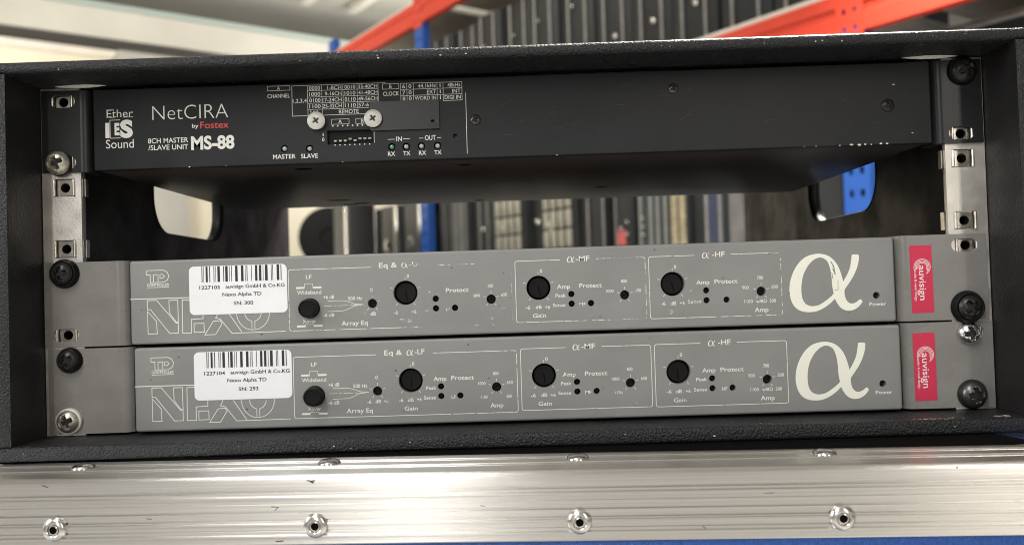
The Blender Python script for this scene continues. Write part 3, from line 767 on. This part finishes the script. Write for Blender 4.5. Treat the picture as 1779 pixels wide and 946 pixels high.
    T('Amp', -39.8, 23.2, 2.1, 6.6, .75 if wearf > .8 else .2); T('Protect', -28.3, 23.4, 2.1, 11.6, .15)
    T('Peak', -44.4, 18.7, 1.7, 5.3, .8 if wearf > .8 else .5); T('Sense', -45.2, 13.8, 1.7, 6.2, .85 if wearf > .8 else .3); T('LF', -33.1, 13.8, 1.6, 2.2, .6)
    dial(-11.2, 18.2, 2.35, [('800', -11.4, 25.0, 2.8, .4), ('1000', -18.6, 20.2, 3.7, .4), ('650', -4.5, 20.3, 3.0, .35), ('1100', -17.6, 13.3, 3.3, .7), ('500', -5.0, 13.4, 2.6, .7)], 1.5, .5)
    T('Amp', -11.3, 9.0, 2.1, 6.6, .85 if wearf > .8 else .35)
    dial(13.0, 23.2, 6.15, [('0', 14.5, 31.6, 1.2, .1), ('-6', 7.3, 13.3, 2.5, .4), ('dB', 12.8, 13.4, 3.1, .1), ('+6', 17.3, 13.2, 2.5, .2)], 1.7, .2)
    T('Gain', 13.1, 9.1, 2.0, 6.7, .35)
    T('Amp', 25.7, 23.4, 2.1, 6.6, .15 if wearf > .8 else .8); T('Protect', 39.4, 23.6, 2.1, 11.4)
    T('Peak', 24.1, 18.9, 1.7, 5.2, .35); T('Sense', 23.2, 14.1, 1.7, 6.4, .35); T('MF', 35.1, 14.1, 1.7, 3.2, .3)
    dial(56.6, 18.2, 2.35, [('800', 56.4, 25.2, 2.9, .35), ('1000', 49.1, 20.4, 3.9, .4), ('650', 63.4, 20.3, 3.0, .35), ('1100', 50.6, 13.6, 3.6, .8)], 1.5, .5)
    T('Amp', 56.5, 8.4, 2.0, 6.2, .92 if wearf > .8 else 1.6)
    dial(81.0, 23.0, 6.15, [('0', 82.5, 31.6, 1.2, .1), ('-6', 75.9, 13.2, 2.4, .2), ('dB', 80.9, 13.2, 3.1, .5), ('+6', 85.5, 13.2, 2.4, .35)], 1.7, .2)
    T('Gain', 81.4, 8.8, 2.0, 6.4, .75)
    T('Amp', 96.3, 23.4, 2.1, 6.7, .3); T('Protect', 108.0, 23.5, 2.1, 11.7, .2)
    T('Peak', 92.5, 18.9, 1.7, 5.4, .75 if wearf > .8 else .25); T('Sense', 91.8, 13.8, 1.7, 6.6, .4); T('HF', 104.0, 13.8, 1.7, 2.6, .9 if wearf > .8 else .5)
    dial(125.6, 17.9, 2.35, [('700', 125.2, 24.8, 3.0, .1), ('900', 117.7, 20.0, 3.2, .15), ('500', 132.4, 20.0, 3.2, .1), ('1100', 119.0, 13.0, 4.2, .3), ('w/8\u03a9', 125.5, 12.9, 5.4, .2), ('300', 131.2, 13.0, 3.2, .1)], 1.6, .1)
    T('Amp', 125.4, 8.6, 2.2, 7.0)
    T('Power', 183.9, 9.7, 1.8, 8.4, .25)
    # left end: small outlined TD, CONTROLLER, line, outlined logo
    td = [[(-186.9,38.2),(-178.3,38.2),(-176.3,37.3),(-175.3,35.2),(-176.2,33.0),(-178.4,32.0),(-183.3,32.0),(-183.3,36.0),(-180.9,36.0),(-180.9,32.2)],
          [(-186.9,38.2),(-186.9,36.0),(-184.9,36.0),(-184.9,32.0),(-183.3,32.0)],
          [(-179.9,36.0),(-178.6,36.0),(-177.6,35.1),(-178.5,34.1),(-179.9,34.1),(-179.9,36.0)]]
    for q in td: Rb(q, .34, .1)
    T('CONTROLLER', -181.0, 30.8, 1.25, 11.4, .1, .02); Rb([(-186.6, 29.5), (-175.4, 29.5)], .3)
    Rb([(XP0+.2, 23.8), (-150, 23.8)], .45)
    for q, cl in logo_outlines():
        Rb(q, .36, .05, cl)
    for ra, a0, a1 in ((8.4, 178, 362), (4.2, 178, 260), (4.2, 280, 362)):
        Rb([(-132.7+ra*math.cos(math.radians(a0+(a1-a0)*i/20)), 15.2+(ra*1.05)*math.sin(math.radians(a0+(a1-a0)*i/20))) for i in range(21)], .34, .05)
    Rb([(-133.4, 11.0), (-133.4, 6.3)], .34); Rb([(-131.9, 11.0), (-131.9, 6.3)], .34)
    put(b, 'lettering', pan)
    b = MB('alpha'); o, i = alpha_poly(X(158.1), Z(21.1), 29.4, 36.6); b.flat(o, YT, None, [i], .02); put(b, 'alpha_emblem', pan)
    if wearf > .8:
        b = MB('grey')
        for (x0, x1, z, wd) in ((161.2, 162.8, 30.2, .5), (162.2, 163.2, 28.4, .35), (162.0, 163.4, 26.6, .6), (161.4, 162.0, 24.6, .3)):
            b.ribbon([(X(x0), Z(z+1.6)), (X((x0+x1)/2), Z(z)), (X(x1-.2), Z(z-1.5))], wd, YT-.05)
        b.ribbon([(X(164.4), Z(22.4)), (X(164.3), Z(17.5)), (X(162.4), Z(17.2))], .25, YT-.05)
        put(b, 'emblem_scratch', pan)
    b = MB('grime')
    for _ in range(16):
        x, z = R.uniform(-190, 190), R.uniform(2, 42); r = R.uniform(.15, .5); k = 6
        b.add([(X(x)+r*R.uniform(.6, 2.0)*math.cos(6.283*i/k), YT+.02, Z(z)+r*math.sin(6.283*i/k)*R.uniform(.5, 1)) for i in range(k)], [tuple(range(k))])
    put(b, 'scuff', pan)
    b = MB('hair')
    for _ in range(22):
        x, z, a, q = R.uniform(-188, 180), R.uniform(3, 41), R.uniform(-.9, .9), R.uniform(1.5, 7)
        if any(math.hypot(x+q*.5*math.cos(a)-h[0], z+q*.5*math.sin(a)-h[1]) < q*.5+h[2]+.6 for h in pots+trims+[(p, o2, 1.6) for p, o2 in leds]+[(-103.6, 16.4, 5.2), (183.5, 14, 1.8)]): continue
        b.ribbon([(X(x), Z(z)), (X(x+q*.5*math.cos(a)), Z(min(42, max(1.5, z+q*.5*math.sin(a)+.15)))), (X(x+q*math.cos(a)), Z(min(42, max(1.5, z+q*math.sin(a)))))], .1, YT+.03)
    o_ = put(b, 'hairline_scratches', pan); o_['kind'] = 'stuff'
    # paper label
    lx0, lx1, lz0, lz1 = lab
    b = MB('white'); b.plate(rrect(X(lx0), X(lx1), Z(lz0), Z(lz1), 2.6, 6), [], YP-.2, YP-.02); la = put(b, 'paper_label', pan)
    b = MB('black'); YL = YP-.24; ox = X(lx0)+164.9; oz = Z(lz1)-40.1
    for xx, wdd in [(780,9),(797,5),(830,22),(862,9),(907,8),(925,5),(957,27),(1010,9),(1040,27),(1072,5),(1094,7),(1145,27),(1207,27),(1240,5),(1258,9),(1305,6),(1355,25),(1397,25),(1428,6),(1462,29),(1515,7),(1530,7),(1585,27),(1618,9)]:
        x = -158.2+(xx-780)*.0483+ox; hw = wdd*.0477/2
        b.add([(x-hw, YL, 31.9+oz), (x+hw, YL, 31.9+oz), (x+hw, YL, 39.9+oz), (x-hw, YL, 39.9+oz)], [(0, 1, 2, 3)])
    b.text(serial, ox-154.4, oz+29.2, 1.75, 10.6, YL, off=.016); b.text('auvisign GmbH & Co.KG', ox-131.2, oz+29.4, 1.75, 30.2, YL, off=.016)
    b.text('Nexo Alpha TD', ox-138.0, oz+25.4, 1.75, 20.0, YL, off=.016); b.text(sn, ox-137.3, oz+20.9, 1.75, 10.0, YL, off=.016)
    put(b, 'label_print', la)
    return t
controller(0.0, .7, 'grey controller unit at the bottom of the rack, label reading SN: 293', '1227104', 'SN: 293', (-164.9, -115.0, 15.8, 40.3), .5, 3)
controller(44.45, -.7, 'grey controller unit above another one, worn lettering, label reading SN: 300', '1227105', 'SN: 300', (-165.0, -114.9, 14.8, 39.5), 1.0, 5)

# ================================================================== black network unit at the top
ZN = 133.35
nu = thing('network_audio_unit', 'black slim rack unit at the top with white printed tables', 'network unit', (0, 0, ZN))
NZ = lambda z: z+ZN
YN = -1.2
b = MB('under'); b.box(-213.5, 213.5, 2, 211, NZ(1.7), NZ(42.5), bev=1)
for (x, y, rx, ry) in ((-111, 17, 5, 3), (-125, 168, 9, 3.5), (-123, 199, 6, 3), (-113, 192, 6, 4), (-26, 198, 4, 3), (-25, 21, 4, 2), (60, 140, 5, 3)):
    b.add([(x+rx*math.cos(6.283*i/16), y+ry*math.sin(6.283*i/16), NZ(1.62)) for i in range(16)], [tuple(range(15, -1, -1))], 'void')
put(b, 'chassis', nu)
for sg in (-1, 1):
    b = MB('netear')
    xe = sorted((sg*241.4, sg*221.3))
    b.plate([(xe[0], NZ(1.2)), (xe[1], NZ(1.2)), (xe[1], NZ(43.6)), (xe[0], NZ(43.6))], [stad(sg*230.3, NZ(z), 3.2, 3.3) for z in (6.35, 38.1)], -.6, 1.0)
    xb = sg*221.3; rr = 4.6; n = 8; pr_ = []
    for i in range(n+1):
        a = math.pi/2*i/n; pr_.append((xb-sg*rr*math.sin(a), -.6+rr-rr*math.cos(a)))
    pr_.append((pr_[-1][0], 14)); m_ = len(pr_)
    b.add([(x, y, NZ(1.2)) for x, y in pr_]+[(x, y, NZ(43.6)) for x, y in pr_], [((i, i+1, m_+i+1, m_+i) if sg < 0 else (i, m_+i, m_+i+1, i+1)) for i in range(m_-1)])
    b.add([(x, y, NZ(1.2)) for x, y in pr_]+[(xb, 1.0, NZ(1.2)), (xb, 14, NZ(1.2))], [tuple(range(m_))+(m_+1, m_)])
    put(b, 'mounting_ear', nu, sharp=40)
leds = [(-115.7, 9.7, 'lens'), (-102.8, 9.3, 'lens'), (-60.5, 8.8, 'lensg'), (-53.1, 8.7, 'lens'), (-45.3, 8.7, 'lens'), (-37.0, 8.6, 'lens')]
ins = lambda r: rrect(-214.2+r, 215.0-r, NZ(1.6)+r, NZ(43.3)-r, .9-min(r, .7), 3)
win = [(-93.5, NZ(11.0)), (-69.8, NZ(11.0)), (-69.8, NZ(18.2)), (-93.5, NZ(18.2))]
b = MB('netface'); b.plate(ins(0), [circ(x, NZ(z), 1.95, 18) for x, z, _ in leds]+[win, circ(-27.8, NZ(13.2), 1.3, 14)], YN, 3, round_=.6, inset=ins, n=3)
nf = put(b, 'front_panel', nu, sharp=40)
for x, z, k in leds:
    b = MB(k, 'plast2'); b.lathe([(1.3, -1.5), (1.3, .2), (1.0, .9), (.5, 1.15), (0, 1.2)], (x, YN+.9, NZ(z)), k, n=18)
    b.lathe([(1.9, -1.6), (1.32, -1.2)], (x, YN+.9, NZ(z)), 'plast2', n=18)
    put(b, 'indicator_lamp', nu)
b = MB('plast2'); b.box(-94, -69.3, YN+2.4, YN+4, NZ(10.6), NZ(18.6)); ds = put(b, 'switch_block', nu)
for i in range(8):
    b = MB('bright' if i in (0, 1, 2, 4) else 'wallgrey'); x = -89.6+i*2.54
    upz = 12.9 if i in (0, 1, 2, 4) else 13.8
    b.box(x-.75, x+.75, YN+.9, YN+2.4, NZ(upz-.45), NZ(upz+.45), bev=.1)
    put(b, 'switch_lever', ds)
# steel plate bent over the switches
b = MB('netear'); b.plate(rrect(-71.0, -35.6, NZ(17.2), NZ(32.0), .6, 3), [], YN-1.2, YN-.08); cp = put(b, 'cover_plate', nu)
b = MB('void'); b.box(-40.0, -38.2, YN-1.28, YN-1.22, NZ(20.6), NZ(21.8)); b.box(-36.9, -36.6, YN-1.28, YN-1.22, NZ(20.4), NZ(22), 'greyscrew'); put(b, 'plate_mark', cp)
for x, z in ((-98.4, 23.0), (-69.3, 23.2)):
    b = MB('cream'); screw_head(b, (x, YN-2.6, NZ(z)), 4.55, 1.3, 'cream', arm=.42, wd=.1, depth=1.0, ang=.6)
    b.lathe([(4.0, 0.05), (4.1, 1.6), (4.55, 2.62)], (x, YN, NZ(z)), 'cream', n=44); put(b, 'plate_screw', nu)
for x, z, r in ((-17.2, 21.2, 2.7), (84.5, 33.8, 2.6), (193.2, 21.4, 3.2)):
    b = MB('greyscrew'); screw_head(b, (x, YN, NZ(z)), r, 1.5, 'blackscrew' if r > 3 else 'greyscrew', arm=.55, wd=.14, depth=.9, n=32, ang=.5); put(b, 'panel_screw', nu)
# lettering
b = MB('ink'); YT = YN-.07
T = lambda s, x, z, cap, wid=None, wear=0, off=.008, **k: b.text(s, x, NZ(z), cap, wid, YT, None, off, wear, **k)
Rb = lambda pts, wd=.26, wear=0, closed=False: b.ribbon([(p[0], NZ(p[1])) for p in pts], wd, YT, None, wear, closed)
# Ether (serif) / ES / Sound
def serif(x, z, w_=1.3): Rb([(x-w_/2, z), (x+w_/2, z)], .24)
T('Ether', -200.3, 30.7, 4.0, 13.6, off=-.006)
for x in (-206.6, -197.8, -196.2, -190.8 - 3.4): serif(x, 28.65, 1.4)
Rb([(-207.3, 32.65), (-203.6, 32.65), (-203.6, 31.9)], .24); Rb([(-207.3, 28.7), (-203.4, 28.7), (-203.3, 29.5)], .24)
T('I', -206.9, 22.1, 6.8, 2.1, off=.05)
Rb([(-205.5, 18.0), (-205.5, 27.3), (-200.2, 27.3)], .3); Rb([(-205.5, 18.0), (-200.2, 18.0)], .3)
T('E', -201.9, 22.6, 5.6, 2.6, off=.05); T('S', -197.0, 22.6, 8.0, 6.6, off=.055)
T('Sound', -200.6, 15.0, 4.4, 14.4, off=-.002)
T('NetCIRA', -163.9, 30.3, 7.4, 39.2, off=-.016)
T('by', -161.4, 23.0, 2.0, 3.4, off=.01)
T('8CH MASTER', -175.6, 15.9, 2.5, 20.8); T('/SLAVE UNIT', -175.6, 12.4, 2.5, 20.6)
T('MS-88', -152.6, 14.1, 6.4, 22.4, off=.035)
# channel table
F = lambda x0, x1, z0, z1, wd=.2, we=0: Rb([(x0, z0), (x1, z0), (x1, z1), (x0, z1)], wd, we, True)
F(-123.7, -112.1, 39.7, 42.0); T('A', -118, 40.85, 1.6); T('CHANNEL', -118, 36.9, 2.0, 11.6)
Rb([(-111.1, 41.8), (-62.8, 41.8)], .2); Rb([(-111.1, 41.8), (-111.2, 26.2), (-71.5, 26.2)], .24)
Rb([(-103.1, 41.8), (-103.1, 26.2)], .22); Rb([(-95.7, 41.8), (-95.7, 26.4)], .2); Rb([(-84.8, 41.6), (-84.8, 29.3)], .2)
Rb([(-77.5, 41.6), (-77.5, 29.3)], .2); Rb([(-66.7, 41.8), (-66.7, 32.3)], .2)
for z in (39.0, 35.7, 32.5): Rb([(-103.1, z), (-66.7, z)], .2)
Rb([(-103.1, 29.3), (-71.5, 29.3)], .2)
T('1,2,3,4', -107.2, 34.0, 1.9, 7.2)
for (r, z) in enumerate((40.3, 37.2, 34.0, 30.9)):
    T(('0000', '1000', '0100', '1100')[r], -99.4, z, 1.9, 5.8); T(('1-8CH', '9-16CH', '17-24CH', '25-32CH')[r], -85.6, z, 1.9, (7.2, 8.6, 9.8, 9.8)[r], anchor='r')
    T(('0010', '1010', '0110', '1110')[r], -81.2, z, 1.9, 5.6); T(('33-40CH', '41-48CH', '49-56CH', '57-6')[r], -77.0, z, 1.9, (9.9, 9.9, 9.9, 5.4)[r], anchor='l')
T('REMOTE', -82.1, 27.7, 2.0, 10.2); T('* * *', -100.0, 27.9, 1.6, 4.4)
F(-91.2, -82.1, 21.3, 23.9); T('A', -86.7, 22.6, 1.9); F(-78.6, -70.2, 21.3, 23.9); T('B', -75.2, 22.6, 1.9)
for i in range(8): b.flat(circ(-90.5+i*2.54, NZ(20.45), .42, 10), YT)
for i in range(8): b.flat(circ(-89.6+i*2.54, NZ(10.6), .34, 8), YT)
T('0', -95.6, 13.7, 1.7, 1.2); T('1', -95.6, 16.3, 1.5, .6, .4); Rb([(-69.4, 11.2), (-69.4, 17)], .22)
# clock table
F(-64.4, -56.0, 38.5, 41.2); T('B', -60.3, 39.85, 1.7); T('CLOCK', -60.1, 36.1, 2.0, 8.2)
Rb([(-55.1, 41.2), (-23.6, 41.0), (-23.7, 31.6), (-33.4, 31.6)], .22)
for x in (-55.1, -51.9, -48.6, -36.4, -33.3): Rb([(x, 41.1), (x, 32.3 if x < -40 else 31.6)], .2)
for z in (38.0, 34.8): Rb([(-55.1, z), (-23.6, z)], .2)
for r, z in enumerate((39.6, 36.4, 33.3)):
    T('678'[r], -53.5, z, 1.9, 1.5); T('0', -50.3, z, 1.9, 1.5); T('I', -34.8, z, 1.9, .4)
    T(('44.1kHz', 'EXT', 'WORD IN')[r], -37.0, z, 1.9, (9.2, 4.6, 11.0)[r], anchor='r'); T(('48kHz', 'INT', 'DIGI IN')[r], -24.4, z, 1.9, (6.6, 4.2, 8.2)[r], anchor='r')
T('IN', -56.6, 12.7, 2.4, 2.9); Rb([(-62.4, 12.6), (-58.7, 12.6)]); Rb([(-54.6, 12.6), (-51.1, 12.7)])
T('OUT', -40.6, 12.8, 2.4, 5.6); Rb([(-46.4, 12.7), (-44.2, 12.7)]); Rb([(-37.1, 12.7), (-35.0, 12.7)])
for s, x in (('RX', -60.7), ('TX', -52.9), ('RX', -44.8), ('TX', -36.9)): T(s, x, 5.15, 2.1, 3.7)
T('MASTER', -115.9, 5.6, 2.2, 11.6); T('SLAVE', -102.9, 5.5, 2.2, 8.7)
Rb([(-21.8, 35.3), (-21.9, 4.0)], .24)
put(b, 'lettering', nf)
b = MB('redink'); b.text('Fostex', -151.5, NZ(23.2), 3.4, 14.8, YT, None, .012); put(b, 'red_lettering', nf)
b = MB('chip')
for x, z, r in ((-165, 1.9, .5), (-146, 1.8, .3), (24, 1.75, .35), (-86, 1.8, .3), (150, 1.8, .3), (156, 1.8, .3), (168, 1.8, .4), (174, 2.0, .7), (178, 1.8, .8), (181, 2.0, .6), (184, 1.8, .4), (189, 2.1, .7), (192, 2.0, .6), (196.5, 32, .5), (205, 7, .4)):
    b.add([(x+r*1.3*math.cos(6.283*i/6)*rnd.uniform(.6, 1.2), YN-.09, NZ(z)+r*.7*math.sin(6.283*i/6)) for i in range(6)], [tuple(range(6))])
put(b, 'paint_chip', nf)
b = MB('dust')
for _ in range(70):
    x, z, q = rnd.uniform(-210, 210), rnd.uniform(3, 42), rnd.uniform(.06, .2)
    b.add([(x+q*math.cos(1.26*i), YN-.08, NZ(z)+q*math.sin(1.26*i)*.8) for i in range(5)], [(0, 1, 2, 3, 4)])
for _ in range(14):
    x, z, a, q = rnd.uniform(-15, 205), rnd.uniform(4, 36), rnd.uniform(-.5, .5), rnd.uniform(2, 9)
    b.ribbon([(x, NZ(z)), (x+q*.5*math.cos(a), NZ(z)+q*.5*math.sin(a)+.2), (x+q*math.cos(a), NZ(z)+q*math.sin(a))], .09, YN-.08)
o_ = put(b, 'dust_marks', nf); o_['kind'] = 'stuff'

# ------------------------------------------------------------------ the mounting screws
rack_screw('dull nickel cross head screw at the lower left of the top black unit', -232.2, 139.2, 6.1, 'nickel', 6.6, 'blackscrew', -.6, 4.2, 1.6, .35)
rack_screw('black screw at the upper right of the top black unit, under the top board', 231.6, 171.3, 6.0, 'blackscrew', 7.4, 'plast', -.6, 3.2, 2.2, .5)
rack_screw('large black washered screw at the upper left of the upper grey unit', -231.0, 82.5, 5.6, 'blackscrew', 7.6, 'plast', 0, 3.4, 2.6, .2)
rack_screw('smaller black screw at the upper left of the lower grey unit', -229.2, 38.0, 5.3, 'blackscrew', 6.6, 'plast', 0, 3.0, 2.2, .5)
rack_screw('nickel cross head screw with pale washer at the lower left of the lower grey unit', -230.2, 6.9, 5.7, 'nickel', 6.8, 'cream', 0, 3.6, 1.2, .35)
rack_screw('large black washered screw at the lower right of the upper grey unit', 229.6, 51.0, 6.0, 'blackscrew', 8.4, 'plast', 0, 3.6, 2.8, .7)
rack_screw('bright zinc screw without washer at the upper right of the lower grey unit', 229.6, 37.9, 5.7, 'silver', 0, None, 0, 4.2, 0, .15)
rack_screw('dark grey washered screw at the lower right of the lower grey unit', 230.2, 7.0, 6.2, 'greyscrew', 7.5, 'blackscrew', 0, 3.4, 2.2, .1)
